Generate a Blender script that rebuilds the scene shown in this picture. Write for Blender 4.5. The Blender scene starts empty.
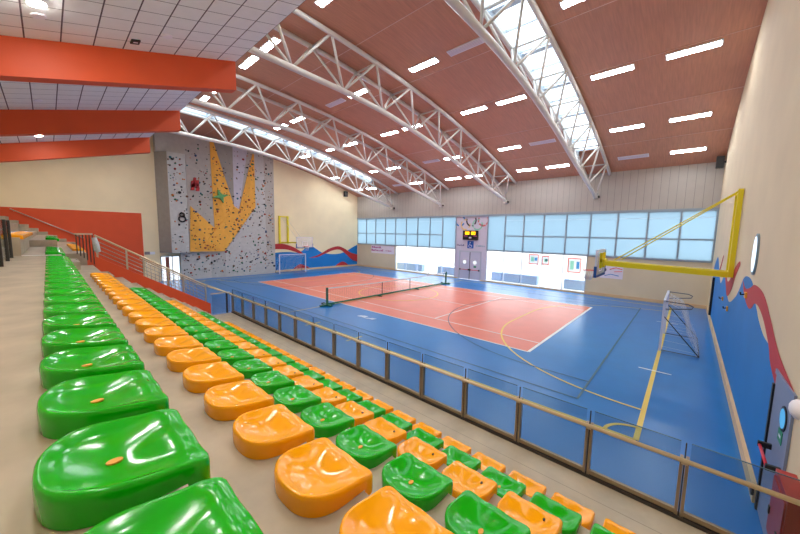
import bpy, bmesh, math, random
from mathutils import Vector, Matrix
random.seed(7)
SC = bpy.context.scene
COL = SC.collection
PI = math.pi

# ------------------------------------------------------------------ materials
def lin(c):
    return tuple(((v/255)/12.92 if v/255 <= .04045 else ((v/255+.055)/1.055)**2.4) for v in c) + (1,)

def mat(name, rgb, rough=.5, metal=0., vary=0., scale=6., spec=.5, coat=0., bump=0., stretch=(1, 1, 1)):
    m = bpy.data.materials.new(name); m.use_nodes = True
    nt = m.node_tree; b = nt.nodes['Principled BSDF']
    b.inputs['Roughness'].default_value = rough; b.inputs['Metallic'].default_value = metal
    b.inputs['Specular IOR Level'].default_value = spec
    b.inputs['Coat Weight'].default_value = coat; b.inputs['Coat Roughness'].default_value = .08
    c = lin(rgb)
    b.inputs['Base Color'].default_value = c
    if vary or bump:
        tc = nt.nodes.new('ShaderNodeTexCoord'); mp = nt.nodes.new('ShaderNodeMapping')
        mp.inputs['Scale'].default_value = stretch
        nz = nt.nodes.new('ShaderNodeTexNoise'); nz.inputs['Scale'].default_value = scale
        nz.inputs['Detail'].default_value = 5
        nt.links.new(tc.outputs['Object'], mp.inputs['Vector']); nt.links.new(mp.outputs['Vector'], nz.inputs['Vector'])
        if vary:
            cr = nt.nodes.new('ShaderNodeValToRGB')
            cr.color_ramp.elements[0].position = .3; cr.color_ramp.elements[1].position = .7
            cr.color_ramp.elements[0].color = tuple(v*(1-vary) for v in c[:3]) + (1,)
            cr.color_ramp.elements[1].color = tuple(min(1, v*(1+vary)) for v in c[:3]) + (1,)
            nt.links.new(nz.outputs['Fac'], cr.inputs['Fac']); nt.links.new(cr.outputs['Color'], b.inputs['Base Color'])
        if bump:
            bp = nt.nodes.new('ShaderNodeBump'); bp.inputs['Strength'].default_value = bump
            bp.inputs['Distance'].default_value = .02
            nt.links.new(nz.outputs['Fac'], bp.inputs['Height']); nt.links.new(bp.outputs['Normal'], b.inputs['Normal'])
    return m

def stripes(m, specs, rgb, soft=0.):
    """thin lines across an axis: specs = [(axis, period, width, offset)], colour rgb, drawn in object space"""
    nt = m.node_tree; b = nt.nodes['Principled BSDF']
    tc = nt.nodes.new('ShaderNodeTexCoord'); sp = nt.nodes.new('ShaderNodeSeparateXYZ')
    nt.links.new(tc.outputs['Object'], sp.inputs[0])
    fac = None
    def math_(op, a, bv):
        n = nt.nodes.new('ShaderNodeMath'); n.operation = op
        for i, v in enumerate((a, bv)):
            if v is None: continue
            if isinstance(v, (int, float)): n.inputs[i].default_value = v
            else: nt.links.new(v, n.inputs[i])
        return n.outputs[0]
    for ax, per, wid, off in specs:
        v = math_('ADD', sp.outputs['XYZ'.index(ax)], 1000*per-off+wid/2)
        v = math_('DIVIDE', v, per); v = math_('FRACT', v, None); v = math_('LESS_THAN', v, wid/per)
        fac = v if fac is None else math_('MAXIMUM', fac, v)
    mx = nt.nodes.new('ShaderNodeMix'); mx.data_type = 'RGBA'
    src = b.inputs['Base Color'].links
    if src: nt.links.new(src[0].from_socket, mx.inputs['A'])
    else: mx.inputs['A'].default_value = b.inputs['Base Color'].default_value
    mx.inputs['B'].default_value = lin(rgb)
    nt.links.new(fac, mx.inputs['Factor']); nt.links.new(mx.outputs['Result'], b.inputs['Base Color'])
    return m

def emit(name, rgb, s):
    m = bpy.data.materials.new(name); m.use_nodes = True; nt = m.node_tree; nt.nodes.clear()
    e = nt.nodes.new('ShaderNodeEmission'); e.inputs[0].default_value = lin(rgb); e.inputs[1].default_value = s
    o = nt.nodes.new('ShaderNodeOutputMaterial'); nt.links.new(e.outputs[0], o.inputs[0]); return m

def glass(name, tint=(1, 1, 1), refl=.06):
    m = bpy.data.materials.new(name); m.use_nodes = True; nt = m.node_tree; nt.nodes.clear()
    t = nt.nodes.new('ShaderNodeBsdfTransparent'); t.inputs[0].default_value = tint + (1,)
    g = nt.nodes.new('ShaderNodeBsdfGlossy'); g.inputs['Roughness'].default_value = .03
    lw = nt.nodes.new('ShaderNodeLayerWeight'); lw.inputs[0].default_value = .5
    p = nt.nodes.new('ShaderNodeMath'); p.operation = 'POWER'; p.inputs[1].default_value = 5
    q = nt.nodes.new('ShaderNodeMath'); q.operation = 'MULTIPLY_ADD'; q.inputs[1].default_value = .5; q.inputs[2].default_value = .03
    nt.links.new(lw.outputs['Facing'], p.inputs[0]); nt.links.new(p.outputs[0], q.inputs[0]); f = q
    x = nt.nodes.new('ShaderNodeMixShader'); o = nt.nodes.new('ShaderNodeOutputMaterial')
    nt.links.new(f.outputs[0], x.inputs[0]); nt.links.new(t.outputs[0], x.inputs[1]); nt.links.new(g.outputs[0], x.inputs[2])
    nt.links.new(x.outputs[0], o.inputs[0]); return m

def frosted(name, tint):
    m = bpy.data.materials.new(name); m.use_nodes = True; nt = m.node_tree; nt.nodes.clear()
    t = nt.nodes.new('ShaderNodeBsdfTranslucent'); t.inputs[0].default_value = tint + (1,)
    g = nt.nodes.new('ShaderNodeBsdfGlossy'); g.inputs['Roughness'].default_value = .25
    x = nt.nodes.new('ShaderNodeMixShader'); x.inputs[0].default_value = .05; o = nt.nodes.new('ShaderNodeOutputMaterial')
    nt.links.new(t.outputs[0], x.inputs[1]); nt.links.new(g.outputs[0], x.inputs[2]); nt.links.new(x.outputs[0], o.inputs[0]); return m

def acrylic(name):
    m = bpy.data.materials.new(name); m.use_nodes = True; nt = m.node_tree; nt.nodes.clear()
    t = nt.nodes.new('ShaderNodeBsdfTransparent'); g = nt.nodes.new('ShaderNodeBsdfDiffuse'); g.inputs[0].default_value = (.85, .9, .88, 1)
    x = nt.nodes.new('ShaderNodeMixShader'); x.inputs[0].default_value = .4; o = nt.nodes.new('ShaderNodeOutputMaterial')
    nt.links.new(t.outputs[0], x.inputs[1]); nt.links.new(g.outputs[0], x.inputs[2]); nt.links.new(x.outputs[0], o.inputs[0]); return m

M = dict(
    blue=mat('sports_floor_blue', (20, 116, 188), .28, vary=.05, scale=1.2, spec=.5),
    red=mat('sports_floor_red', (226, 122, 96), .36, vary=.05, scale=1.2),
    white=mat('line_white', (240, 240, 238), .5), yellowline=mat('line_yellow', (240, 208, 96), .5),
    darkline=mat('line_dark', (72, 106, 122), .5),
    cream=mat('cream_plaster', (248, 229, 188), .85, vary=.03, scale=.8),
    creamr=mat('beige_plaster', (226, 207, 172), .85, vary=.04, scale=.7),
    cladding=stripes(mat('metal_cladding', (182, 174, 164), .6, vary=.03, scale=2), [('X', .437, .022, 0)], (140, 132, 126)),
    lilac=mat('lilac_panel', (212, 205, 218), .6, vary=.02),
    redwall=mat('orange_red_paint', (224, 84, 40), .6, vary=.03, scale=1.5),
    beam=mat('beam_orange_red', (220, 84, 34), .55, vary=.03, scale=1.5),
    wood=mat('ceiling_wood', (206, 146, 116), .5, vary=.10, scale=3, stretch=(6, .35, 1)),
    joint=mat('ceiling_joint', (232, 196, 180), .6),
    tile=stripes(mat('ceiling_tile', (244, 242, 240), .8, vary=.02, scale=4), [('X', .61, .018, .05), ('Y', .6435, .03, .0)], (96, 80, 84)),
    steel=mat('painted_steel', (226, 220, 212), .35, vary=.03, scale=3),
    concrete=mat('concrete', (176, 163, 140), .5, vary=.17, scale=3.0, bump=.06),
    platform=stripes(mat('platform_concrete', (188, 174, 150), .45, vary=.13, scale=2.6), [('Y', 1.6, .012, -12.9)], (150, 136, 118)),
    green=mat('seat_green', (14, 174, 12), .15, vary=.02, scale=4, spec=.45),
    orange=mat('seat_orange', (255, 170, 0), .15, vary=.02, scale=4, spec=.45),
    plug_o=mat('plug_orange', (238, 168, 60), .5), plug_d=mat('plug_dark', (60, 30, 16), .6),
    bronze=mat('anodised_bronze', (158, 138, 112), .35, metal=.4, vary=.04),
    brass=mat('handrail_champagne', (224, 204, 170), .3, metal=.3),
    dark=mat('dark_metal', (52, 46, 42), .45), black=mat('black_plastic', (22, 22, 24), .5),
    stainless=mat('stainless_steel', (200, 190, 178), .3, metal=.75),
    baseboard=mat('pale_timber', (226, 190, 142), .5, vary=.08, scale=3, stretch=(1, .3, 6)),
    frame=mat('window_frame_grey', (150, 162, 172), .45), alu=mat('aluminium', (196, 202, 210), .35, metal=.3),
    grey=mat('climbing_panel_grey', (184, 177, 168), .8, vary=.06, scale=3),
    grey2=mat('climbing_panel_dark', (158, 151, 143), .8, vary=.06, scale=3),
    lav=mat('climbing_panel_lavender', (200, 196, 206), .8, vary=.05, scale=3),
    pale=mat('climbing_panel_pale', (196, 194, 190), .8, vary=.06, scale=4),
    yel=mat('climbing_panel_yellow', (244, 178, 72), .7, vary=.05, scale=3),
    yellow=mat('hoop_yellow', (240, 220, 20), .4), netgreen=mat('post_green', (14, 104, 78), .45),
    netw=mat('net_white', (226, 230, 236), .7), netg=mat('net_dark', (70, 80, 84), .7),
    mblue=mat('mural_blue', (10, 124, 200), .6, vary=.04, scale=1), mred=mat('mural_red', (192, 44, 46), .6, vary=.03, scale=1),
    doorgrey=mat('door_lilac', (206, 204, 220), .5), doorblue=mat('door_grey_blue', (128, 140, 168), .45),
    pushred=mat('push_bar_red', (214, 40, 60), .4), cabinet=mat('cabinet_red', (172, 40, 32), .4),
    signgreen=mat('sign_green', (16, 140, 92), .5), signblue=mat('sign_blue', (20, 92, 176), .5), signgrey=mat('sign_grey', (138, 126, 128), .5),
    goal=mat('goal_white', (224, 226, 240), .4), goalbar=mat('goal_frame_grey', (96, 98, 108), .45),
    pad=mat('board_pad_blue', (20, 80, 150), .6), rim=mat('rim_orange', (236, 84, 56), .4),
    ringb=mat('ring_blue', (60, 140, 200), .6), ringk=mat('ring_black', (56, 54, 58), .6), ringr=mat('ring_red', (232, 130, 124), .6),
    ringy=mat('ring_yellow', (240, 204, 142), .6), ringg=mat('ring_green', (150, 208, 182), .6),
    pink=mat('banner_magenta', (196, 84, 150), .6), banner=mat('banner_white', (236, 226, 236), .6),
    outw=mat('outside_white_render', (242, 240, 238), .8), outg=mat('outside_paving', (230, 226, 220), .8, vary=.03),
    outb=mat('planter_blue_grey', (150, 172, 206), .8, vary=.04), bag=mat('bag_pale', (196, 204, 208), .6, vary=.15, scale=20),
    portglow=emit('door_reflection_glow', (240, 246, 255), .6), acrylic=acrylic('backboard_acrylic'), clear=glass('clear_glass', (.96, .98, .98)), rail=glass('balustrade_glass', (.80, .87, .90)),
    frost=frosted('frosted_glass', (.40, .49, .55)), sky=frosted('skylight_glass', (.80, .90, .98)),
    lamp=emit('lamp_diffuser', (238, 246, 255), 30.), digit=emit('digit_amber', (255, 170, 20), 2.2), spot=emit('downlight_lens', (250, 246, 240), 200.),
    vent=mat('vent_grey', (244, 240, 246), .6), ventd=mat('vent_slot', (214, 206, 218), .6), holer=mat('window_rim', (130, 150, 165), .5),
    floormark=mat('floor_logo_white', (214, 226, 240), .5), textdark=mat('letter_navy', (92, 88, 140), .6), textteal=mat('letter_teal', (92, 158, 184), .6),
    hat=mat('hatch_red', (190, 60, 60), .7), trunk=mat('outside_trunk', (150, 88, 78), .8),
)
HOLDS = [mat('hold_'+n, c, .6) for n, c in dict(black=(40, 40, 44), green=(48, 110, 80), red=(160, 62, 54), blue=(56, 76, 116),
         orange=(214, 120, 40), brown=(120, 84, 60), teal=(40, 110, 120)).items()]

# ------------------------------------------------------------------ mesh builder
class MB:
    def __init__(s): s.bm = bmesh.new(); s.mats = []; s.cur = 0; s.smooth = False
    def m(s, material, smooth=False):
        if material not in s.mats: s.mats.append(material)
        s.cur = s.mats.index(material); s.smooth = smooth; return s
    def face(s, vs):
        try: f = s.bm.faces.new(vs)
        except ValueError: return None
        f.material_index = s.cur; f.smooth = s.smooth; return f
    def box(s, a, b):
        x0, y0, z0 = [min(p) for p in zip(a, b)]; x1, y1, z1 = [max(p) for p in zip(a, b)]
        v = [s.bm.verts.new(p) for p in ((x0,y0,z0),(x1,y0,z0),(x1,y1,z0),(x0,y1,z0),(x0,y0,z1),(x1,y0,z1),(x1,y1,z1),(x0,y1,z1))]
        for q in ((3,2,1,0),(4,5,6,7),(0,1,5,4),(1,2,6,5),(2,3,7,6),(3,0,4,7)): s.face([v[i] for i in q])
        return s
    def tube(s, pts, r, n=8, closed=False):
        pts = [Vector(p) for p in pts]; rings = []
        up = None
        for i, p in enumerate(pts):
            if closed: d = pts[(i+1) % len(pts)]-pts[i-1]
            else: d = (pts[min(i+1, len(pts)-1)]-pts[max(i-1, 0)])
            d.normalize()
            if up is None:
                up = d.orthogonal().normalized()
            else:
                up = (up - d*up.dot(d)); up = up.normalized() if up.length > 1e-6 else d.orthogonal().normalized()
            w = d.cross(up)
            rr = r[i] if isinstance(r, (list, tuple)) else r
            rings.append([s.bm.verts.new(p+(up*math.cos(2*PI*k/n)+w*math.sin(2*PI*k/n))*rr) for k in range(n)])
        sm = s.smooth; s.smooth = True
        for i in range(len(rings)-(0 if closed else 1)):
            a, b = rings[i], rings[(i+1) % len(rings)]
            for k in range(n): s.face([a[k], a[(k+1) % n], b[(k+1) % n], b[k]])
        s.smooth = False
        if not closed: s.face(rings[0][::-1]); s.face(rings[-1])
        s.smooth = sm; return s
    def bar(s, a, b, w, h):
        """rectangular bar from a to b; w sideways, h up"""
        a, b = Vector(a), Vector(b); d = (b-a).normalized()
        side = d.cross(Vector((0, 0, 1))); side = side.normalized() if side.length > 1e-4 else Vector((1, 0, 0))
        up = side.cross(d)
        q = [(-w/2, -h/2), (w/2, -h/2), (w/2, h/2), (-w/2, h/2)]
        A = [s.bm.verts.new(a+side*x+up*y) for x, y in q]; B = [s.bm.verts.new(b+side*x+up*y) for x, y in q]
        for k in range(4): s.face([A[k], A[(k+1) % 4], B[(k+1) % 4], B[k]])
        s.face(A[::-1]); s.face(B); return s
    def prism(s, poly, to3, depth):
        """poly in 2-D, to3(u, v, w) gives 3-D, extruded w = 0..depth"""
        a = [s.bm.verts.new(to3(u, v, 0)) for u, v in poly]; b = [s.bm.verts.new(to3(u, v, depth)) for u, v in poly]
        n = len(poly)
        s.face(a[::-1]); s.face(b)
        for k in range(n): s.face([a[k], a[(k+1) % n], b[(k+1) % n], b[k]])
        return s
    def sphere(s, c, r, n=8, sc=(1, 1, 1)):
        c = Vector(c); rings = []
        top = s.bm.verts.new(c+Vector((0, 0, r*sc[2]))); bot = s.bm.verts.new(c-Vector((0, 0, r*sc[2])))
        for i in range(1, n//2):
            t = PI*i/(n//2)
            rings.append([s.bm.verts.new(c+Vector((r*sc[0]*math.sin(t)*math.cos(2*PI*k/n), r*sc[1]*math.sin(t)*math.sin(2*PI*k/n), r*sc[2]*math.cos(t)))) for k in range(n)])
        for k in range(n):
            s.face([top, rings[0][k], rings[0][(k+1) % n]]); s.face([bot, rings[-1][(k+1) % n], rings[-1][k]])
            for i in range(len(rings)-1): s.face([rings[i][k], rings[i+1][k], rings[i+1][(k+1) % n], rings[i][(k+1) % n]])
        return s
    def disc(s, c, axis, r, depth, n=24, sc=(1, 1)):
        ax = Vector(axis).normalized()
        u = Vector((0, 0, 1)).cross(ax); u = u.normalized() if u.length > 1e-4 else Vector((1, 0, 0))
        w = ax.cross(u); c = Vector(c)
        poly = [(r*sc[0]*math.cos(2*PI*k/n), r*sc[1]*math.sin(2*PI*k/n)) for k in range(n)]
        return s.prism(poly, lambda a, b, t: c+u*a+w*b+ax*t, depth)
    def mesh(s, name, recalc=True):
        if recalc: bmesh.ops.recalc_face_normals(s.bm, faces=s.bm.faces)
        me = bpy.data.meshes.new(name); s.bm.to_mesh(me); s.bm.free()
        for x in s.mats: me.materials.append(x)
        return me
    def build(s, name, parent=None, recalc=True):
        o = bpy.data.objects.new(name, s.mesh(name, recalc)); COL.objects.link(o)
        if parent is not None: adopt(o, parent)
        return o

def adopt(o, parent):
    o.parent = parent; o.matrix_parent_inverse = Matrix.Translation(-parent.location) if parent.type == 'EMPTY' else Matrix()
def N(material, smooth=False): return MB().m(material, smooth)
def tag(o, label=None, cat=None, group=None, kind=None):
    if label: o['label'] = label
    if cat: o['category'] = cat
    if group: o['group'] = group
    if kind: o['kind'] = kind
    return o
def thing(name, label, cat, loc, group=None):
    o = bpy.data.objects.new(name, None); COL.objects.link(o); o.location = loc; o.empty_display_size = .1
    return tag(o, label, cat, group)
def struct(o): o['kind'] = 'structure'; return o

# ------------------------------------------------------------------ constants of the place
XL, XR, YF, YB = -17.4, 17.4, 10.6, -21.0
RC, RZ, RR = -12.741, -61.037, 74.10
def roofz(y): return RZ+math.sqrt(RR*RR-(y-RC)**2)
LOWER = [(-12.9, 11.2), (-10, 11.15), (-7.5, 11.08), (-5, 10.88), (-2.5, 10.5), (0, 10.02), (3, 9.3), (6, 8.6), (8.5, 8.05), (10.3, 7.6)]
def lowz(y):
    for i in range(len(LOWER)-1):
        (a, za), (b, zb) = LOWER[i], LOWER[i+1]
        if a <= y <= b:
            t = (y-a)/(b-a)
            zp = LOWER[i-1] if i else (a-(b-a), za-(zb-za)); zn = LOWER[i+2] if i+2 < len(LOWER) else (b+(b-a), zb+(zb-za))
            m0 = (zb-zp[1])/(b-zp[0])*(b-a); m1 = (zn[1]-za)/(zn[0]-a)*(b-a)
            return (2*t**3-3*t*t+1)*za+(t**3-2*t*t+t)*m0+(-2*t**3+3*t*t)*zb+(t**3-t*t)*m1
    return LOWER[-1][1]
def tilez(y): return 10.45+.278*(y+12.9)
def stepY(k): return -17.53+.7325*k
def stepZ(k): return 3.72-.473*k if k < 6 else PLAT
PLAT = .862

# ------------------------------------------------------------------ floor and court markings
struct(N(M['blue']).box((XL, YB, -.2), (XR, YF, 0)).build('floor'))
t = thing('court_surface', 'red tennis court rectangle with white lines in the middle of the blue floor', 'sports court', (0, 0, 0))
N(M['red']).box((-11.885, -5.485, 0), (11.885, 5.485, .006)).build('playing_surface', t)
def lines(segs, w, material, name, parent, z0=.006, z1=.009):
    m = N(material); sep = len(segs) < 6
    for a, b in segs:
        if sep: m = N(material)
        a, b = Vector(a).to_3d(), Vector(b).to_3d(); d = (b-a).normalized(); n = Vector((-d.y, d.x, 0))*w/2
        m.prism([(p.x, p.y) for p in (a-n, b-n, b+n, a+n)], lambda u, v, k: (u, v, z0+k), z1-z0)
        if sep: m.build(name, parent)
    if not sep: m.build(name, parent)
A, B, S = 11.885, 5.485, 4.115
lines([((-A, -B), (A, -B)), ((-A, B), (A, B)), ((-A, -B), (-A, B))], .07, M['white'], 'boundary_line', t)
lines([((A, -B), (A, B))], .11, M['white'], 'base_line', t)
lines([((-A, -S), (A, -S)), ((-A, S), (A, S))], .06, M['white'], 'singles_line', t)
lines([((-6.4, -S), (-6.4, S)), ((6.4, -S), (6.4, S))], .06, M['white'], 'service_line', t)
lines([((-6.4, 0), (6.4, 0))], .05, M['white'], 'centre_service_line', t)
def arcpts(cx, cy, r, a0, a1, n=24): return [(cx+r*math.cos(a0+(a1-a0)*k/n), cy+r*math.sin(a0+(a1-a0)*k/n)) for k in range(n+1)]
def chain(p): return list(zip(p[:-1], p[1:]))
t = thing('court_markings', 'yellow pitch lines and thin dark basketball lines across the blue floor', 'floor markings', (0, 0, 0))
G = 15.65
for sgn in (1, -1):
    lines([((sgn*G, -9.23), (sgn*G, 9.23))], .11 if sgn > 0 else .08, M['yellowline'], 'goal_line', t, .009, .012)
    p = arcpts(sgn*G, -1.5, 6.08, -PI/2, -PI, 20) if sgn > 0 else arcpts(sgn*G, -1.5, 6.08, -PI/2, 0, 20)
    q = [(x, -y) for x, y in p][::-1]
    lines(chain(p+q), .065, M['yellowline'], 'goal_area_arc', t, .009, .012)
    lines(chain(arcpts(sgn*G, -9.23, .6, PI/2, PI if sgn > 0 else 0, 8)), .08, M['yellowline'], 'corner_arc', t, .009, .012)
lines([((-G, -9.23), (G, -9.23)), ((-G, 9.23), (G, 9.23))], .08, M['yellowline'], 'side_line', t, .009, .012)
lines(chain(arcpts(0, 0, 3, 0, 2*PI, 48)), .07, M['yellowline'], 'centre_circle', t, .012, .015)
lines([((-.05, -9.23), (-.05, 9.23))], .06, M['yellowline'], 'halfway_line', t, .012, .015)
lines([((x, -9.7), (x, -8.85)) for x in (2.8, 5.95, -2.8, -5.95)], .09, M['yellowline'], 'substitution_mark', t, .012, .015)
lines([((15.22, -4.2), (16.1, -4.2)), ((15.22, 4.2), (16.1, 4.2))], .07, M['white'], 'penalty_tick', t, .012, .015)
lines([((14.22, -8.13), (14.22, 7.5)), ((-14.22, -8.13), (-14.22, 7.5))], .06, M['darkline'], 'end_line', t, .0125, .015)
lines([((-14.22, -8.13), (14.22, -8.13)), ((-14.22, 7.5), (14.22, 7.5))], .05, M['darkline'], 'boundary_line', t, .0125, .015)
for sgn in (1, -1):
    p = arcpts(sgn*12.65, 0, 6.75, math.radians(-86) if sgn > 0 else math.radians(-94), math.radians(-274) if sgn > 0 else math.radians(94), 40)
    lines([((sgn*14.22, -6.73), p[0]), (p[-1], (sgn*14.22, 6.73))]+chain(p), .04, M['darkline'], 'three_point_line', t, .0155, .018)
tg = N(M['floormark'])
for dx, dy, w, h, sh in ((0, 0, .26, .3, .08), (.3, .05, .3, .34, -.1), (.62, -.02, .2, .26, .12), (.84, .06, .3, .3, .05)):
    tg.prism([(3.15+dx, -6.78+dy), (3.15+dx+w, -6.78+dy+sh*.3), (3.15+dx+w+sh, -6.78+dy+h), (3.15+dx+sh, -6.78+dy+h*.8)], lambda u, v, k: (u, v, .012+k), .004)
tag(tg.build('floor_emblem'), 'small white broken emblem on the blue floor near the net', 'floor emblem')

# ------------------------------------------------------------------ shell walls
def wallprof_top(y): return roofz(y) if y >= -12.9 else tilez(y)
side = [(YB, 0), (YF, 0)]+[(y, roofz(y)) for y in [YF-.0001+(-12.9-YF)*k/24 for k in range(25)]]+[(-12.9, 10.45), (YB, tilez(YB))]
struct(N(M['cream']).prism(side, lambda u, v, k: (XL-k, u, v), .3).build('wall_left'))
struct(N(M['creamr']).prism(side, lambda u, v, k: (XR+k, u, v), .3).build('wall_right'))
struct(N(M['cream']).box((XL, YB-.3, 0), (XR, YB, tilez(YB))).build('wall_back'))
wf = N(M['creamr'])
wf.box((XL, YF, 0), (-10.22, YF+.3, 3.06)); wf.box((10.36, YF, 0), (XR, YF+.3, 3.06))
wf.m(M['lilac'])
wf.box((-1.75, YF, 2.9), (1.78, YF+.3, 6.4)); wf.box((-1.75, YF, 0), (-1.25, YF+.3, 2.9)); wf.box((1.22, YF, 0), (1.78, YF+.3, 2.9))
struct(wf.build('wall_far'))
struct(N(M['cladding']).box((XL, YF-.04, 6.48), (XR, YF+.3, 9.7)).build('trim_1'))
struct(N(M['frame']).box((XL, YF-.1, 6.3), (XR, YF+.2, 6.48)).build('trim_2'))
# red painted field on the end wall beside the stand
struct(N(M['redwall']).box((XL, YB, 0), (XL+.02, -12.5, 5.77)).build('trim_3'))

# windows of the far wall
XS = [-17.3, -15.55, -13.77, -12.02, -10.28, -8.57, -6.83, -5.1, -3.42, -1.76]
XT = [1.8, 3.52, 5.23, 6.93, 8.68, 10.4, 12.15, 13.92, 15.66, 17.36]
def upper(name, xs, full):
    f = N(M['frame'])
    for x in xs: f.box((x-.045, YF-.06, 3.06), (x+.045, YF+.06, 6.3))
    f.box((xs[0], YF-.07, 3.0), (xs[-1], YF+.07, 3.12))
    for i in range(9):
        if i != full: f.box((xs[i], YF-.05, 4.42), (xs[i+1], YF+.05, 4.5))
    o = struct(f.build(name))
    for i in range(9):
        if i == full: N(M['frost']).box((xs[i]+.045, YF, 3.12), (xs[i+1]-.045, YF+.02, 6.3)).build('pane', o)
        else:
            N(M['frost']).box((xs[i]+.045, YF, 3.12), (xs[i+1]-.045, YF+.02, 4.42)).build('pane', o)
            N(M['frost']).box((xs[i]+.045, YF, 4.5), (xs[i+1]-.045, YF+.02, 6.3)).build('pane', o)
            N(M['alu']).box((xs[i]+.06, YF-.03, 5.86), (xs[i+1]-.06, YF-.01, 5.885)).build('blind_rail', o)
upper('window_1', XS, 8); upper('window_2', XT, 0)
def lower(name, x0, x1):
    f = N(M['alu']); w = (x1-x0)/5
    f.box((x0, YF-.05, 0), (x1, YF+.05, .14))
    for i in range(6): f.box((x0+i*w-.025, YF-.04, .1), (x0+i*w+.025, YF+.04, 3.0))
    o = struct(f.build(name))
    for i in range(5): N(M['clear']).box((x0+i*w+.03, YF, .14), (x0+(i+1)*w-.03, YF+.012, 3.0)).build('pane', o)
lower('window_3', -10.2, -1.76); lower('window_4', 1.8, 10.34)
# double door with push bars
d = struct(N(M['alu']).box((-1.25, YF-.03, 2.78), (1.22, YF+.1, 2.9)).box((-1.25, YF-.03, 0), (-1.17, YF+.1, 2.8)).box((1.14, YF-.03, 0), (1.22, YF+.1, 2.8)).build('door_1'))
for x0, x1 in ((-1.16, -.02), (.0, 1.13)):
    lf = N(M['doorgrey']).box((x0, YF, .02), (x1, YF+.06, 2.78)).build('door_leaf', d)
    cx = (x0+x1)/2
    N(M['alu']).disc((cx, YF-.005, 1.76), (0, -1, 0), .24, .02, 20).build('porthole_rim', lf)
    N(M['portglow']).disc((cx, YF-.026, 1.76), (0, -1, 0), .2, .006, 20).build('porthole', lf)  # glowing disc stands in for the bright reflection on the porthole
    N(M['pushred']).tube([(x0+.08, YF-.09, 1.0), (x1-.08, YF-.09, 1.0)], .03).build('push_bar', lf)
    N(M['dark']).box((x0+.02, YF-.12, .92), (x0+.12, YF, 1.08)).box((x1-.12, YF-.12, .92), (x1-.02, YF, 1.08)).build('bar_housing', lf)
N(M['dark']).box((-.035, YF-.03, .02), (.015, YF+.01, 2.78)).build('door_seal', d)
N(M['signgreen']).box((.44, YF-.012, 1.25), (.72, YF-.001, 1.42)).build('exit_sticker', d)

# baseboards
struct(N(M['baseboard']).box((XL, YF-.07, 0), (-10.2, YF, .24)).box((10.36, YF-.07, 0), (XR, YF, .24)).box((-10.2, YF-.12, 0), (-1.3, YF-.06, .1)).box((1.25, YF-.12, 0), (10.36, YF-.06, .1)).build('baseboard_far'))
struct(N(M['baseboard']).box((XR-.07, -9.9, 0), (XR, YF-.07, .24)).box((XR-.07, -16, 0), (XR, -11.3, .24)).build('baseboard_right'))
struct(N(M['baseboard']).box((XL, -1.3, 0), (XL+.06, YF-.07, .2)).build('baseboard_left'))

# ------------------------------------------------------------------ roof
SKY = [(-11.4, -9.9), (9.9, 11.4)]; SKYEND = 7.6
def roof_strip(m, x0, x1, y0, y1, n, off=0, th=.25):
    ys = [y0+(y1-y0)*k/n for k in range(n+1)]
    poly = [(y, roofz(y)+off) for y in ys]+[(y, roofz(y)+off+th) for y in ys[::-1]]
    for k in range(n):
        q = [(ys[k], roofz(ys[k])+off), (ys[k+1], roofz(ys[k+1])+off), (ys[k+1], roofz(ys[k+1])+off+th), (ys[k], roofz(ys[k])+off+th)]
        a = [m.bm.verts.new((x0, u, v)) for u, v in q]; b = [m.bm.verts.new((x1, u, v)) for u, v in q]
        m.face([a[0], b[0], b[1], a[1]]); m.face([a[2], b[2], b[3], a[3]])
        m.face(a); m.face(b[::-1])
    return m
r = N(M['wood'])
for x0, x1 in ((XL, -11.4), (-9.9, 9.9), (11.4, XR)): roof_strip(r, x0, x1, -12.9, YF, 26)
for x0, x1 in SKY: roof_strip(r, x0, x1, SKYEND, YF, 6)
ceil = struct(r.build('ceiling'))
j = N(M['joint'])
for y in (-11.5, -7.85, -4.18, -.4, 3.45, 7.0):
    for x0, x1 in ((XL, -11.4), (-9.9, 9.9), (11.4, XR)):
        j.bar((x0, y, roofz(y)-.004), (x1, y, roofz(y)-.004), .028, .012)
j.build('panel_joint', ceil)
struct(N(M['creamr']).box((XL, -13.0, 10.46), (XR, -12.92, roofz(-12.9))).build('trim_4'))
for n, (x0, x1) in enumerate(SKY):
    f = N(M['alu'])
    for x in (x0, x1): 
        for k in range(20):
            ya, yb = -12.9+(SKYEND+12.9)*k/20, -12.9+(SKYEND+12.9)*(k+1)/20
            f.bar((x, ya, roofz(ya)+.1), (x, yb, roofz(yb)+.1), .1, .3)
    for k in range(14):
        y = -12.2+k*1.5
        f.bar((x0, y, roofz(y)+.12), (x1, y, roofz(y)+.12), .07, .1)
        if k % 2 == 0: f.bar((x0, y+.35, roofz(y+.35)+.16), (x1, y+.35, roofz(y+.35)+.16), .3, .04)
    o = struct(f.build('window_%d' % (5+n)))
    g = N(M['sky']); 
    for k in range(14):
        ya, yb = -12.9+(SKYEND+12.9)*k/14, -12.9+(SKYEND+12.9)*(k+1)/14
        v = [g.bm.verts.new(p) for p in ((x0, ya, roofz(ya)+.22), (x1, ya, roofz(ya)+.22), (x1, yb, roofz(yb)+.22), (x0, yb, roofz(yb)+.22))]
        g.face(v)
    g.build('skylight_pane', o)

# tiled ceiling over the stand
th = math.atan(.278); L = (12.9*0+8.1)/math.cos(th)
tl = N(M['tile']).box((XL, -L, 0), (XR, .0, .05)).build('ceiling')
tl.location = (0, -12.87, 10.452); tl.rotation_euler = (th, 0, 0); struct(tl)

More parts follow.
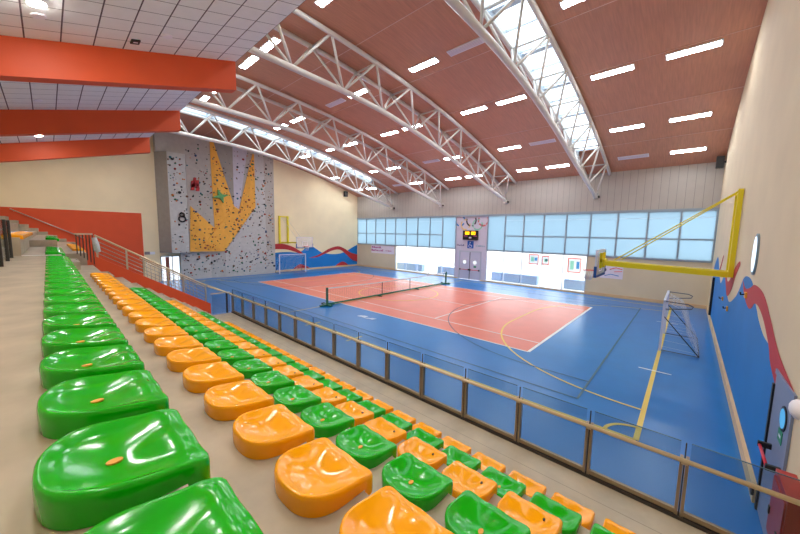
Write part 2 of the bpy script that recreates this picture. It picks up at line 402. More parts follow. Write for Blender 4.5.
# ------------------------------------------------------------------ ceiling beams
for x, lab in ((10.65, 'orange-red ceiling beam nearest the camera, only its end at the top edge of the photo'),
               (3.55, 'nearest and largest long orange-red beam under the white tiled ceiling'),
               (-3.55, 'middle one of the orange-red beams under the tiled ceiling'),
               (-10.65, 'farthest orange-red beam, close above the cream end wall')):
    b = N(M['beam'])
    b.prism([(-12.9, 9.48), (-12.9, 10.44), (YB, tilez(YB)-.01), (YB, 9.48-.268*(-12.9-YB))], lambda u, v, k: (x-.2+k, u, v), .4)
    tag(b.build('ceiling_beam'), lab, 'beam', 'orange-red ceiling beams')

# ------------------------------------------------------------------ trusses
for x, lab in ((10.65, 'arched white steel truss under the nearest skylight, at upper right'),
               (3.55, 'arched white steel truss ending at the nearest fully visible orange beam, no skylight'),
               (-3.55, 'arched white steel truss third from the camera, in line with the middle orange beam'),
               (-10.65, 'farthest arched white steel truss, under the skylight above the climbing wall')):
    t = thing('roof_truss', lab, 'truss', (x, -12.9, 11.2), 'arched roof trusses')
    W = .76
    ys = [-12.9+(10.3+12.9)*k/30 for k in range(31)]
    N(M['steel']).tube([(x, y, lowz(y)-(.1 if x > 10 else 0)) for y in ys], .13, 10).build('lower_chord', t)
    for s in (-1, 1):
        N(M['steel']).tube([(x+s*W, y, roofz(y)-.17) for y in [-12.9+(10.5+12.9)*k/30 for k in range(31)]], .105, 10).build('upper_chord', t)
    dz = -.1 if x > 10 else 0
    low = [-10.6+2.6*k for k in range(9)]; upn = [-11.9]+[-9.2+2.6*k for k in range(8)]
    for k, yl in enumerate(low):
        a = (x, yl, lowz(min(yl, 10.3))+dz)
        for s in (-1, 1):
            for yu in upn:
                if abs(yu-yl) < 1.5: N(M['steel']).tube([a, (x+s*W, yu, roofz(yu)-.17)], .058, 6).build('web_brace', t)
    for yu in upn: N(M['steel']).tube([(x-W, yu, roofz(yu)-.17), (x+W, yu, roofz(yu)-.17)], .05, 6).build('cross_brace', t)
    N(M['steel']).box((x-.14, 10.15, 7.42), (x+.14, 10.58, 7.72)).build('end_plate', t)
    N(M['dark']).box((x+.0, 10.28, 7.46), (x+.22, 10.55, 7.6)).build('bearing_block', t)

# ------------------------------------------------------------------ roof lamps and vents
def lampbox(x, y, lab):
    z = roofz(y); s = -(y-RC)/math.sqrt(RR*RR-(y-RC)**2); an = math.atan(s)
    t = thing('ceiling_light', lab, 'ceiling light', (x, y, z), 'long ceiling lights'); 
    a = N(M['white']).box((-.84, -.19, -.05), (.84, .19, -.002)).build('frame'); a.parent = t
    b = N(M['lamp']).box((-.79, -.145, -.06), (.79, .145, -.045)).build('diffuser'); b.parent = t
    t.rotation_euler = (an, 0, 0)
def ventbox(x, y, lab):
    z = roofz(y); an = math.atan(-(y-RC)/math.sqrt(RR*RR-(y-RC)**2))
    t = thing('ceiling_vent', lab, 'vent', (x, y, z), 'ceiling vents')
    a = N(M['vent']).box((-.84, -.19, -.05), (.84, .19, -.002)).build('frame'); a.parent = t
    m = N(M['ventd'])
    for k in range(4): m.box((-.78, -.14+k*.075, -.056), (.78, -.11+k*.075, -.048))
    b = m.build('grille'); b.parent = t
    t.rotation_euler = (an, 0, 0)
ROWN = {-10.35: 'row by tiled ceiling', -5.0: 'second row from tiled ceiling', -.08: 'middle row', 5.2: 'second row from windows', 8.75: 'row nearest windows'}
BAYN = ['right wall bay', 'bay left of big skylight', 'bay between plain trusses', 'bay before far skylight', 'farthest bay']
BX = [((12.93, 'left'), (15.65, 'right')), ((5.92, 'left'), (8.22, 'right')), ((-1.12, 'left'), (1.08, 'right')), ((-8.2, 'left'), (-5.72, 'right')), ((-15.2, 'left'), (-12.7, 'right'))]
ISV = {(0, 0, 8.75), (0, 1, -5.0), (1, 1, -5.0), (1, 1, 5.2), (2, 0, -5.0), (2, 0, 5.2), (3, 0, 8.75), (4, 1, 5.2)}
SKIP = {(0, 0, -10.35), (0, 1, -10.35), (1, 1, -10.35), (0, 1, -5.0), (4, 0, -10.35), (4, 1, -10.35), (4, 0, -5.0), (4, 0, -.08), (4, 1, -5.0)}
for b in range(5):
    for s, (x, sd) in enumerate(BX[b]):
        for y in ROWN:
            if (b, s, y) in SKIP: continue
            if (b, s, y) in ISV: ventbox(x, y, 'slatted ceiling vent, %s in %s, %s' % (sd, BAYN[b], ROWN[y]))
            else: lampbox(x, y, 'long ceiling light, %s in %s, %s' % (sd, BAYN[b], ROWN[y]))
# downlights and fittings in the tiled ceiling
def fit(name, x, y, r, material, lab, cat, lens=None):
    t = thing(name, lab, cat, (x, y, tilez(y)))
    a = N(material).disc((0, 0, -.035), (0, 0, 1), r, .032, 20).build('trim_ring'); a.parent = t
    if lens: b = N(lens).disc((0, 0, -.05), (0, 0, 1), r*.8, .02, 20).build('lens'); b.parent = t
    t.rotation_euler = (th, 0, 0)
fit('downlight', 5.69, -17.6, .16, M['white'], 'round downlight lit in the tiled ceiling near the top left corner', 'downlight', M['spot'])
fit('downlight', -8.56, -17.74, .15, M['white'], 'small lit downlight in the tiles before the farthest orange beam', 'downlight', M['spot'])
for x in (9.2, 12.2, 15.2):  # out-of-view downlights added to brighten the seats and walkway
    for y, wd in ((-17.6, 'rear'), (-14.6, 'front')):
        fit('downlight', x, y, .16, M['white'], 'added out-of-view downlight over the seats, %s line, %s' % (wd, {9.2: 'farthest from the right wall', 12.2: 'middle one', 15.2: 'nearest the right wall'}[x]), 'downlight', M['spot'])
fit('ceiling_speaker', -1.95, -17.68, .12, M['vent'], 'small round grey speaker in the tiles between the two nearer beams', 'ceiling speaker')
for y, wd in ((-15.2, 'front'), (-18.6, 'rear')): fit('downlight', -13.6, y, .16, M['white'], 'added unseen downlight behind the farthest beam close to the end wall, %s one' % wd, 'downlight', M['spot'])  # unseen pair added behind the beam to brighten the end wall
fit('ceiling_speaker', 5.09, -17.58, .13, M['vent'], 'round grey speaker grille in the tiles just under the lit downlight', 'ceiling speaker')
fit('ceiling_speaker', 4.98, -15.18, .12, M['vent'], 'round grey speaker grille alone in the tiles above the nearest beam', 'ceiling speaker')
t = thing('ceiling_sensor', 'small black rectangular sensor in the tiles above the nearest beam', 'sensor', (4.37, -15.79, tilez(-15.79)))
a = N(M['black']).box((-.13, -.1, -.04), (.13, .1, -.002)).build('housing'); a.parent = t
a = N(M['vent']).box((-.03, -.05, -.045), (.03, .05, -.038)).build('lens'); a.parent = t
t.rotation_euler = (th, 0, 0)

# ------------------------------------------------------------------ the stand
XE = 1.32
prof = [(-19.6, 0), (-19.6, 3.72), (stepY(0), 3.72)]
for k in range(6):
    prof += [(stepY(k), stepZ(k+1))] + ([(stepY(k+1), stepZ(k+1))] if k < 5 else [])
prof += [(-12.37, PLAT), (-12.37, 0)]
st = N(M['concrete']).prism(prof, lambda u, v, k: (XE+k, u, v), XR-XE)
struct(st.build('trim_5'))
struct(N(M['platform']).box((XE, stepY(5)+.002, PLAT), (XR, -12.4, PLAT+.004)).build('trim_6'))
# back part of the walkway
struct(N(M['concrete']).box((XE, YB, 0), (XR, -19.6, 3.72)).build('trim_7'))
# half steps of the stair at the end of the rows
for k in range(6):
    s = N(M['concrete']).box((1.34, stepY(k), stepZ(k+1)), (2.9, stepY(k)+.366, stepZ(k+1)+.236))
    s.m(M['dark']).box((1.7, stepY(k)+.32, stepZ(k+1)+.236), (1.82, stepY(k)+.355, stepZ(k+1)+.243))
    o = tag(s.build('stair_step'), 'concrete half step of the stair beside the red parapet, %s from the top' % ('first second third fourth fifth sixth'.split()[k]), 'step', 'concrete half steps')

# far block of seating beyond the white step edge
FZ = 3.73; BZ = 3.52
fb = N(M['concrete'])
fb.prism([(-17.53, 0), (-17.53, FZ), (-18.26, FZ), (-18.26, FZ+.473), (-18.99, FZ+.473), (-18.99, FZ+.946), (-19.72, FZ+.946), (-19.72, FZ+1.42), (YB, FZ+1.42), (YB, 0)], lambda u, v, k: (-15.6+k, u, v), 16.9)
fb.prism([(-17.53, 0), (-17.53, BZ), (-16.8, BZ), (-16.8, 0)], lambda u, v, k: (-15.6+k, u, v), 14.6)
fb.box((-15.59, -18.255, FZ), (-2.5, -17.532, FZ+.25)); fb.box((XE+.001, -18.26, 3.70), (3.4, -17.53, FZ)); fb.box((XE+.001, -18.99, 3.70), (3.0, -18.262, FZ+.473))
struct(fb.build('trim_8'))
tag(N(M['white']).box((3.3, -18.25, FZ+.0005), (3.4, -17.54, FZ+.014)).build('step_edge'), 'white painted edge strip across the walkway floor far behind the green row', 'step edge')
for k in range(9):
    tag(N(M['concrete']).box((-17.36, -16.5-.42*(k+1), 0), (-15.62, -16.5-.42*k, 3.45+.24*k)).build('stair_step'), 'concrete step climbing along the orange-red end wall', 'step', 'steps along the end wall')
t = thing('wall_handrail', 'thin steel handrail sloping up along the orange-red end wall', 'handrail', (XL+.1, -17.9, 4.8))
N(M['stainless']).tube([(XL+.12, -19.35, 5.66), (XL+.12, -16.0, 3.74)], .035).build('rail', t)
for y in (-19.2, -17.6, -16.3): N(M['stainless']).tube([(XL+.02, y, 5.66+(y+19.35)*-.573-.06), (XL+.12, y, 5.66+(y+19.35)*-.573-.02)], .018, 6).build('bracket', t)

# seats -------------------------------------------------------------
def sstep(a, b, x):
    x = max(0, min(1, (x-a)/(b-a))); return x*x*(3-2*x)
def seat_mesh(name, material):
    m = N(material, True); hw = .214; dep = .38; sb = .20
    out = []
    for k in range(12): out.append((-hw+.03+(2*hw-.06)*k/11, 0.))   # front, left to right
    out += [(hw-.012, -.006), (hw-.002, -.022), (hw, -.06), (hw, -.0701), (hw, -.11), (hw, -.15)]
    nb = 22
    for k in range(nb+1):
        a = PI*k/nb; e = .8
        c, s = math.cos(a), math.sin(a)
        out.append((hw*math.copysign(abs(c)**e, c), -dep+sb-sb*abs(s)**e))
    out += [(-hw, -.15), (-hw, -.11), (-hw, -.0701), (-hw, -.06), (-hw+.002, -.022), (-hw+.012, -.006)]
    cx, cy = 0., -.175
    def wave(x, y):
        f = 1-sstep(.02, .2, -y)
        return f*(-.010*math.exp(-((abs(x)-.095)/.055)**2)-.002*math.exp(-(x/.05)**2))
    def rim(x, y): return .054+.012*sstep(.0, .06, -y)+.032*sstep(.05, .33, -y)+wave(x, y)
    def bowl(x, y, s):
        d = .050*sstep(.02, .22, -y)*(1-s**2.6)
        ridge = .003*math.exp(-(x/.05)**2)*(1-sstep(.06, .24, -y))*sstep(.02, .1, -y)
        return rim(x, y)-d+ridge-(.001*math.exp(-((abs(x)-.095)/.055)**2)*(1-sstep(.12, .28, -y)))*(1-s)*sstep(.0, .08, -y)
    n = len(out); rings = []
    def ring(f): rings.append([m.bm.verts.new(f(x, y)) for x, y in out])
    ring(lambda x, y: (x*.99, y if y > -.062 else y*.995, -.05 if y > -.066 else .001))
    ring(lambda x, y: (x, y, rim(x, y)*.5 if y < -.066 else rim(x, y)*.35))
    ring(lambda x, y: (x, y, rim(x, y)-.022))
    ring(lambda x, y: (cx+(x-cx)*.985, cy+(y-cy)*.985, rim(x, y)-.006))
    ring(lambda x, y: (cx+(x-cx)*.955, cy+(y-cy)*.955, rim(x, y)))
    ring(lambda x, y: (cx+(x-cx)*.91, cy+(y-cy)*.91, rim(x, y)-.003))
    for s in (.82, .7, .56, .42, .28, .14): 
        ring(lambda x, y, s=s: (cx+(x-cx)*s, cy+(y-cy)*s, bowl(cx+(x-cx)*s, cy+(y-cy)*s, s)))
    ce = m.bm.verts.new((cx, cy, bowl(cx, cy, 0)))
    for a, b in zip(rings[:-1], rings[1:]):
        for k in range(n): m.face([a[k], a[(k+1) % n], b[(k+1) % n], b[k]])
    for k in range(n): m.face([rings[-1][k], rings[-1][(k+1) % n], ce])
    return m.mesh(name), bowl(0, -.212, .2)
SM = {}; PZ = {}
for c in ('green', 'orange'):
    SM[c], PZ[c] = seat_mesh('stadium_seat', M[c])
pm = {}
def plug(material, x, y, r):
    m = N(material); m.prism([(r*1.5*math.cos(2*PI*k/12)**1 * 1., r*.9*math.sin(2*PI*k/12)) for k in range(12)], lambda u, v, w: (x+v*1.1, y+u*1.0, w), .006)
    return m.mesh('drain_plug')
pm['green'] = plug(M['plug_o'], 0, -.212, .014); pm['orange'] = plug(M['plug_d'], .1, -.10, .009); pm['plain'] = plug(M['orange'], 0, -.185, .014)
ORD = 'first second third fourth fifth sixth seventh eighth ninth tenth eleventh twelfth thirteenth fourteenth fifteenth sixteenth seventeenth eighteenth nineteenth twentieth'.split()
def ordn(n):
    if n <= 20: return ORD[n-1]
    return {2: 'twenty-', 3: 'thirty-'}[n//10]+ORD[n % 10-1] if n % 10 else 'thirtieth'
proto = {}
for c in ('green', 'orange', 'plain'):
    k = 'orange' if c == 'plain' else c
    o = bpy.data.objects.new('stadium_seat', SM[k]); p = bpy.data.objects.new('drain_plug', pm[c])
    p.location = (0, 0, PZ[k]+(.001 if c != 'orange' else .012)); proto[c] = (o, p)
def seat(c, loc, label, group):
    o0, p0 = proto[c]; o = o0.copy(); COL.objects.link(o); o.location = loc
    if c != 'plain': p = p0.copy(); COL.objects.link(p); p.parent = o
    tag(o, label, 'seat', group)
PITCH = .52
ROWS = [  # colour, x of the nearest seat centre, last x, row words
    ('green', 15.40, 5.0, 'upper green row'),
    ('plain', 15.40, 4.6, 'upper orange row'),
    ('green', 15.42, 4.6, 'middle green row'),
    ('orange', 15.42, 4.9, 'middle orange row'),
    ('green', 15.94, 5.0, 'lower green row'),
    ('plain', 15.94, 5.0, 'lowest orange row')]
for k, (c, x0, x1, words) in enumerate(ROWS):
    x = x0; i = 1
    while x > x1:
        cn = 'green' if c == 'green' else 'orange'
        seat(c, (x, stepY(k)+(.092 if k == 0 else .075), stepZ(k)+.001), '%s bucket seat, %s from the camera end of the %s' % (cn, ordn(i), words), 'stadium seats, '+words)
        x -= PITCH; i += 1
for k in range(16): seat('green', (3.1-k*.52 if k < 7 else .6-k*.52, -17.46, FZ if k < 7 else FZ+.25), 'green bucket seat in the distant block beyond the white step edge', 'distant green seats')
for k in range(12): seat('plain', (-3.0-k*.52, -16.74, BZ), 'orange bucket seat in the distant block, below the green ones', 'distant lower orange seats')
for k in range(16): seat('plain', (2.7-k*.52, -18.2, FZ+.473), 'orange bucket seat on the raised concrete tier at the far left', 'distant upper orange seats')

# ------------------------------------------------------------------ red parapet and stair railing
PX = 1.19
PS = -.628
def pz(y): return 3.55+(y+16.74)*PS
t = N(M['redwall']).prism([(-16.74, 0), (-16.74, 3.55), (-13.29, pz(-13.29)), (-13.29, 0)], lambda u, v, k: (PX-.16+k, u, v), .28)
struct(t.build('wall_parapet'))
t = thing('stair_railing', 'stainless stair railing of parallel bars on the sloping orange-red parapet', 'railing', (PX, -15, 2.5))
def rz(y): return 4.25+(y+16.7)*-.638
N(M['brass']).tube([(PX, -16.7, 4.25), (PX, -13.41, rz(-13.41))], .032, 8).build('handrail', t)
for d in (.17, .31, .45, .59): N(M['stainless']).tube([(PX, -16.7, 4.25-d), (PX, -13.41, rz(-13.41)-d)], .012, 6).build('rail_bar', t)
for y in (-16.66, -15.9, -15.43, -14.7, -14.2, -13.43):
    N(M['stainless']).box((PX-.025, y-.025, pz(y)-.02), (PX+.025, y+.025, rz(y))).build('post', t)
for k in range(14):
    y = -15.2+k*.13
    N(M['stainless']).tube([(PX-.9, y, pz(y)-.35), (PX-.9, y, rz(y)-.1)], .012, 6).build('baluster', t)
N(M['brass']).tube([(PX-.9, -15.4, rz(-15.4)-.06), (PX-.9, -13.2, rz(-13.2)-.06)], .025, 6).build('outer_handrail', t)
t = thing('baluster_gate', 'dark baluster panel at the top of the red parapet beside the stair', 'railing', (PX, -17, 3.6))
for k in range(6):
    y = -17.14+k*.078
    N(M['dark']).box((PX-.02, y-.014, 3.63+(y+17.14)*-.95), (PX+.02, y+.014, 4.28)).build('baluster', t)
N(M['stainless']).box((PX-.03, -17.18, 4.26), (PX+.03, -16.74, 4.31)).build('top_rail', t)
b = N(M['bag'], True)
b.prism([(-16.78, 4.16), (-16.66, 4.18), (-16.6, 3.95), (-16.58, 3.7), (-16.66, 3.66), (-16.74, 3.72)], lambda u, v, k: (PX+.05+k, u, v), .12)
tag(b.build('jacket'), 'pale crumpled jacket hanging on the railing corner above the red parapet', 'jacket')
t = thing('grey_sign', 'small grey name plate on the cream end wall beside the orange-red paint', 'sign', (XL, -12.1, 2.45))
N(M['signgrey']).box((XL+.001, -12.45, 2.36), (XL+.03, -12.1, 2.6)).build('dark_plate', t); N(M['vent']).box((XL+.001, -12.09, 2.36), (XL+.03, -11.75, 2.58)).build('pale_plate', t)

# ------------------------------------------------------------------ glass balustrade
t = thing('glass_balustrade', 'long glass barrier with bronze posts along the front of the stand', 'balustrade', (9, -12.45, PLAT))
px = [1.40+1.068*k for k in range(15)]
HR = .845
for i, x in enumerate(px):
    pst = N(M['bronze']).box((x-.045, -12.48, PLAT+.002), (x-.012, -12.40, PLAT+HR)).box((x+.012, -12.48, PLAT+.002), (x+.045, -12.40, PLAT+HR)).m(M['dark']).box((x-.007, -12.455, PLAT+.002), (x+.007, -12.437, PLAT+1.04)).build('post', t)
    N(M['brass']).box((x-.03, -12.53, PLAT+HR-.06), (x+.03, -12.42, PLAT+HR-.02)).build('rail_bracket', pst)
for a, b in list(zip(px[:-1], px[1:]))+[(px[-1], 17.38)]:
    g = N(M['rail']).box((a+.05, -12.452, PLAT+.05), (b-.05, -12.44, PLAT+1.045)).build('glass_panel', t)
    N(M['darkline']).box((a+.05, -12.453, PLAT+1.0452), (b-.05, -12.439, PLAT+1.053)).build('glass_edge', g)
    N(M['bronze']).box((a+.03, -12.475, PLAT+.06), (b-.03, -12.425, PLAT+.12)).build('bottom_rail', t)
N(M['brass']).tube([(1.40, -12.54, PLAT+HR), (17.38, -12.54, PLAT+HR)], .03, 10).build('handrail', t)
N(M['dark']).box((1.35, -12.50, PLAT+.005), (17.38, -12.39, PLAT+.05)).build('base_channel', t)
N(M['rail']).box((1.25, -13.22, PLAT+.05), (1.262, -12.5, PLAT+.86)).build('return_panel', t)
N(M['brass']).tube([(1.25, -13.27, 1.78), (1.25, -12.5, 1.78)], .022).build('return_rail', t)
N(M['dark']).box((1.22, -12.66, PLAT+.002), (1.28, -12.6, 1.78)).build('return_post', t)
N(M['brass']).tube([(PX, -13.38, 2.13), (1.32, -12.54, PLAT+HR+.02)], .028).build('sloping_handrail', t)

# dark posts of the barrier at far left
t = thing('walkway_barrier', 'dark post and glass barrier at the left edge beside the walkway', 'balustrade', (5, -18.38, 3.7))
for x in (7.5, 6.42, 4.95, 3.83):
    N(M['dark']).box((x-.03, -18.42, 3.702), (x+.03, -18.36, 4.64)).box((x-.08, -18.45, 3.7), (x+.08, -18.33, 3.72)).build('post', t)
for a, b in ((7.5, 6.42), (6.42, 4.95), (4.95, 3.83)): N(M['rail']).box((b+.04, -18.395, 3.8), (a-.04, -18.385, 4.62)).build('glass_panel', t)

# ------------------------------------------------------------------ tennis net
t = thing('tennis_net', 'tennis net on green weighted posts across the red court', 'net', (0, 0, 0))
for y in (-6.5, 6.4):
    p = N(M['netgreen']).box((-.05, y-.05, .022), (.05, y+.05, 1.12)).build('post', t)
    N(M['netgreen']).box((-.45, y-.08, .022), (.45, y+.08, .1)).box((-.08, y-.5, .022), (.08, y+.5, .09)).build('foot', p)
    N(M['dark']).disc((-.42, y-.09, .08), (0, 1, 0), .06, .18, 12).build('wheel', p)
N(M['netgreen']).box((-.05, -6.4, .06), (.05, 6.3, .14)).build('base_beam', t)
for y in (-2.1, 2.1): N(M['netgreen']).box((-.3, y-.07, .022), (.3, y+.07, .08)).build('beam_foot', t)
for y in (-1.75, 1.35): N(M['dark']).box((-.015, y-.015, .1), (.015, y+.015, .98)).build('net_stick', t)
nb = N(M['netw'])
def nz(y): return .98+.1*(abs(y)/6.45)**2
ys = [-6.45+12.8*k/16 for k in range(17)]
for a, b in zip(ys[:-1], ys[1:]): nb.bar((0, a, nz(a)), (0, b, nz(b)), .02, .07)
nb.build('net_tape', t)
nm = N(M['netg'])
for k in range(74):
    y = -6.4+12.75*k/73; nm.bar((0, y, .15), (0, y, nz(y)-.03), .0035, .0035)
for k in range(10):
    for a, b in zip(ys[:-1], ys[1:]): nm.bar((0, a, .17+.085*k), (0, b, .17+.085*k), .003, .003)
nm.build('net_mesh', t)

# ------------------------------------------------------------------ goals
def goal(sgn, lab, stripe):
    D = 1.15 if sgn > 0 else .98
    gx = sgn*G; t = thing('futsal_goal', lab, 'goal', (gx, 0, 0), 'futsal goals')
    for y in (-1.54, 1.54):
        N(M['goal']).box((gx-.04, y-.04, .013), (gx+.04, y+.04, 2.04)).build('post', t)
    N(M['goal']).box((gx-.04, -1.58, 2.0), (gx+.04, 1.58, 2.08)).build('crossbar', t)
    for y in (-1.54, 1.54):
        f = N(M['goalbar']).tube([(gx, y, 2.03), (gx+sgn*.7, y, 2.0), (gx+sgn*.84, y, 1.93), (gx+sgn*.8, y, 1.84), (gx+sgn*.05, y, 1.72)], .02, 6)
        f.build('top_support', t)
        N(M['dark']).tube([(gx, y, 1.45), (gx+sgn*D, y, .05)], .02, 6).build('diagonal_brace', t)
        N(M['goalbar']).tube([(gx, y, .05), (gx+sgn*D, y, .05)], .02, 6).build('ground_bar', t)
    N(M['goalbar']).tube([(gx+sgn*D, -1.54, .05), (gx+sgn*D, 1.54, .05)], .02, 6).build('rear_bar', t)
    n = N(M['netw']); rr = .0045
    back = [(.12, 1.95), (.5, 1.75), (.7, 1.3), (.8, .8), (D-.13, .35), (D-.03, .06)]
    for k in range(26):
        y = -1.5+3.0*k/25
        n.tube([(gx+sgn*(a+.05*math.sin(k*1.7+i)), y+.05*math.sin(k+i*2), z) for i, (a, z) in enumerate(back)], rr, 4)
    for i in range(17):
        f = i/16*5; i0 = min(4, int(f)); q = f-i0
        a = back[i0][0]*(1-q)+back[i0+1][0]*q; z = back[i0][1]*(1-q)+back[i0+1][1]*q
        n.tube([(gx+sgn*(a+.04*math.sin(j*2.1+i)), -1.5+3.0*j/12, z+.03*math.sin(j*1.3+i)) for j in range(13)], rr, 4)
    for y in (-1.5, 1.5):
        for k in range(7):
            z = .2+k*.26
            i = max(0, min(4, next((q for q in range(5) if back[q][1] >= z >= back[q+1][1]), 4)))
            n.tube([(gx+sgn*.05, y, z), (gx+sgn*back[i+1][0]*.95, y, z-.05)], rr, 4)
    n.build('goal_net', t)
goal(1, 'white futsal goal with tangled net near the right-hand wall', True)
goal(-1, 'white futsal goal in front of the wave mural on the far left wall', False)

# ------------------------------------------------------------------ basketball hoops
t = thing('basketball_hoop', 'yellow wall-braced basketball hoop reaching out from the right-hand wall', 'basketball hoop', (XR, -1.7, 3.2))
HY = -1.9
for y in (-1.1, -2.0):
    N(M['yellow']).box((XR-.15, y-.07, 3.2), (XR-.02, y+.07, 6.2)).build('mast', t)
for z in (3.3, 6.12): N(M['yellow']).box((XR-.13, -2.0, z-.08), (XR-.04, -1.1, z+.08)).build('mast_crossbar', t)
for y in (-1.35, -1.95): N(M['yellow']).bar((XR-.15, y, 3.28), (13.55, HY+(y+1.65)*.7, 3.42), .16, .2).build('arm', t)
for x in (16.0, 14.9, 14.0): N(M['yellow']).box((x-.05, -2.0, 3.29), (x+.05, -1.35, 3.4)).build('arm_tie', t)
for y in (-1.2, -2.0): N(M['yellow']).tube([(XR-.1, y, 6.15), (13.9+(y+2.0)*.3, HY+.2*(y+1.8), 3.55+(y+2.0)*.05)], .022, 6).build('stay_rod', t)
def board(par, x, yc, sgn, z0=2.9):
    bb = N(M['acrylic']).box((x-.015, yc-.9, z0), (x+.015, yc+.9, z0+1.05)).build('backboard', par)
    f = N(M['goal'])
    f.box((x-.03, yc-.92, z0-.02), (x+.03, yc-.87, z0+1.07)).box((x-.03, yc+.87, z0-.02), (x+.03, yc+.92, z0+1.07)).box((x-.03, yc-.9, z0+1.03), (x+.03, yc+.9, z0+1.08))
    f.box((x-.02, yc-.3, z0+.15), (x+.02, yc+.3, z0+.2)).box((x-.02, yc-.3, z0+.58), (x+.02, yc+.3, z0+.63)).box((x-.02, yc-.3, z0+.15), (x+.02, yc-.25, z0+.6)).box((x-.02, yc+.25, z0+.15), (x+.02, yc+.3, z0+.6))
    f.build('board_frame', bb)
    N(M['pad']).box((x-.05, yc-.94, z0-.06), (x+.05, yc+.94, z0+.02)).box((x-.05, yc-.95, z0-.06), (x+.05, yc-.89, z0+.4)).box((x-.05, yc+.89, z0-.06), (x+.05, yc+.95, z0+.4)).build('edge_pad', bb)
    cx = x-sgn*.42
    rm = N(M['rim']).tube([(cx+.225*math.cos(2*PI*k/20), yc+.225*math.sin(2*PI*k/20), z0+.15) for k in range(20)], .014, 6, closed=True)
    rm.box((x-sgn*.02, yc-.1, z0+.1), (x-sgn*.2, yc+.1, z0+.16)); rm = rm.build('rim', par)
    n = N(M['netw'])
    for k in range(12):
        a = 2*PI*k/12; b = a+.5
        n.tube([(cx+.22*math.cos(a), yc+.22*math.sin(a), z0+.14), (cx+.16*math.cos(b), yc+.16*math.sin(b), z0-.08), (cx+.12*math.cos(a), yc+.12*math.sin(a), z0-.28)], .006, 4)
        n.tube([(cx+.22*math.cos(a), yc+.22*math.sin(a), z0+.14), (cx+.16*math.cos(a-.5), yc+.16*math.sin(a-.5), z0-.08), (cx+.12*math.cos(a), yc+.12*math.sin(a), z0-.28)], .006, 4)
    n.build('hoop_net', rm)
    q = N(M['yellow'])
    q.box((x+sgn*.02, yc-.35, z0+.3), (x+sgn*.12, yc-.25, z0+.95)).box((x+sgn*.02, yc+.25, z0+.3), (x+sgn*.12, yc+.35, z0+.95)).box((x+sgn*.05, yc-.35, z0+.55), (x+sgn*.2, yc+.35, z0+.68))
    q.build('board_mount', bb)
board(t, 13.42, HY, 1)
t = thing('basketball_hoop', 'yellow basketball hoop with clear board on the far left wall', 'basketball hoop', (XL, -.2, 3.2))
for y in (-.62, .36): N(M['yellow']).box((XL+.02, y-.08, 3.15), (XL+.2, y+.08, 6.2)).build('mast', t)
for z in (3.25, 6.12): N(M['yellow']).box((XL+.04, -.66, z-.06), (XL+.16, .42, z+.06)).build('mast_crossbar', t)
for y in (-.4, .15): N(M['yellow']).bar((XL+.15, y, 3.28), (-12.95, y-.1, 3.4), .12, .12).build('arm', t)
for y in (-.4, .15): N(M['steel']).tube([(XL+.1, y, 6.1), (-13.5, y-.1, 3.5)], .014, 6).build('stay_rod', t)
board(t, -12.8, -.25, -1)

# ------------------------------------------------------------------ climbing wall
t = thing('climbing_wall', 'tall grey and yellow climbing wall covered in coloured holds', 'climbing wall', (-16.9, -6, 0))
X0 = -16.7
def slab(poly, x, material, name, back=XL+.02, par=t):
    return N(material).prism(poly, lambda u, v, k: (back+k, u, v), x-back).build(name, par)
top = lambda y: min(roofz(y)-.06, 12.75)
slab([(-9.4, 2.52), (-1.45, 2.52), (-1.45, top(-1.45)), (-4, top(-4)), (-7.4, top(-7.4)), (-9.4, top(-9.4))], X0-.02, M['grey'], 'upper_slab')
N(M['pale']).prism([(XL+.02, -9.95), (-17.02, -9.95), (-17.02, -7.6), (-16.735, -6.4), (-16.735, -1.45), (XL+.02, -1.45)], lambda u, v, k: (u, v, .005+k), 2.515).build('lower_slab', t)
slab([(-11.42, 10.9), (-9.4, 10.9), (-9.4, 12.7), (-11.42, 12.7)], X0-.02, M['grey'], 'top_slab')
vb = N(M['grey2'])
foot = [(XL+.02, -11.42), (-16.25, -10.8), (-16.2, -9.55), (X0, -9.35), (XL+.02, -9.35)]
vb.prism(foot, lambda u, v, k: (u, v, 2.5+k), 8.4).build('corner_volume', t)
vf = N(M['pale'])
vf.prism([(-16.252, -10.8), (-16.2, -10.78), (-16.15, -9.53), (-16.202, -9.55)], lambda u, v, k: (u, v, 2.5+k), 8.38); vf.build('corner_face', t)
slab([(-7.2, top(-7.2)), (-5.46, top(-5.46)), (-5.5, 6.85)], X0+.02, M['grey2'], 'dark_panel', X0-.03)  # panel in the darker grey
slab([(-5.46, top(-5.4)), (-4.06, top(-4.06)), (-5.04, 6.56), (-5.5, 6.85)], X0+.02, M['lav'], 'pale_panel', X0-.03)
slab([(-3.44, top(-3.44)), (-2.5, top(-2.5)), (-2.4, 2.52), (-6.4, 2.52), (-3.44, 6.9)], X0+.015, M['pale'], 'right_panel', X0-.03)
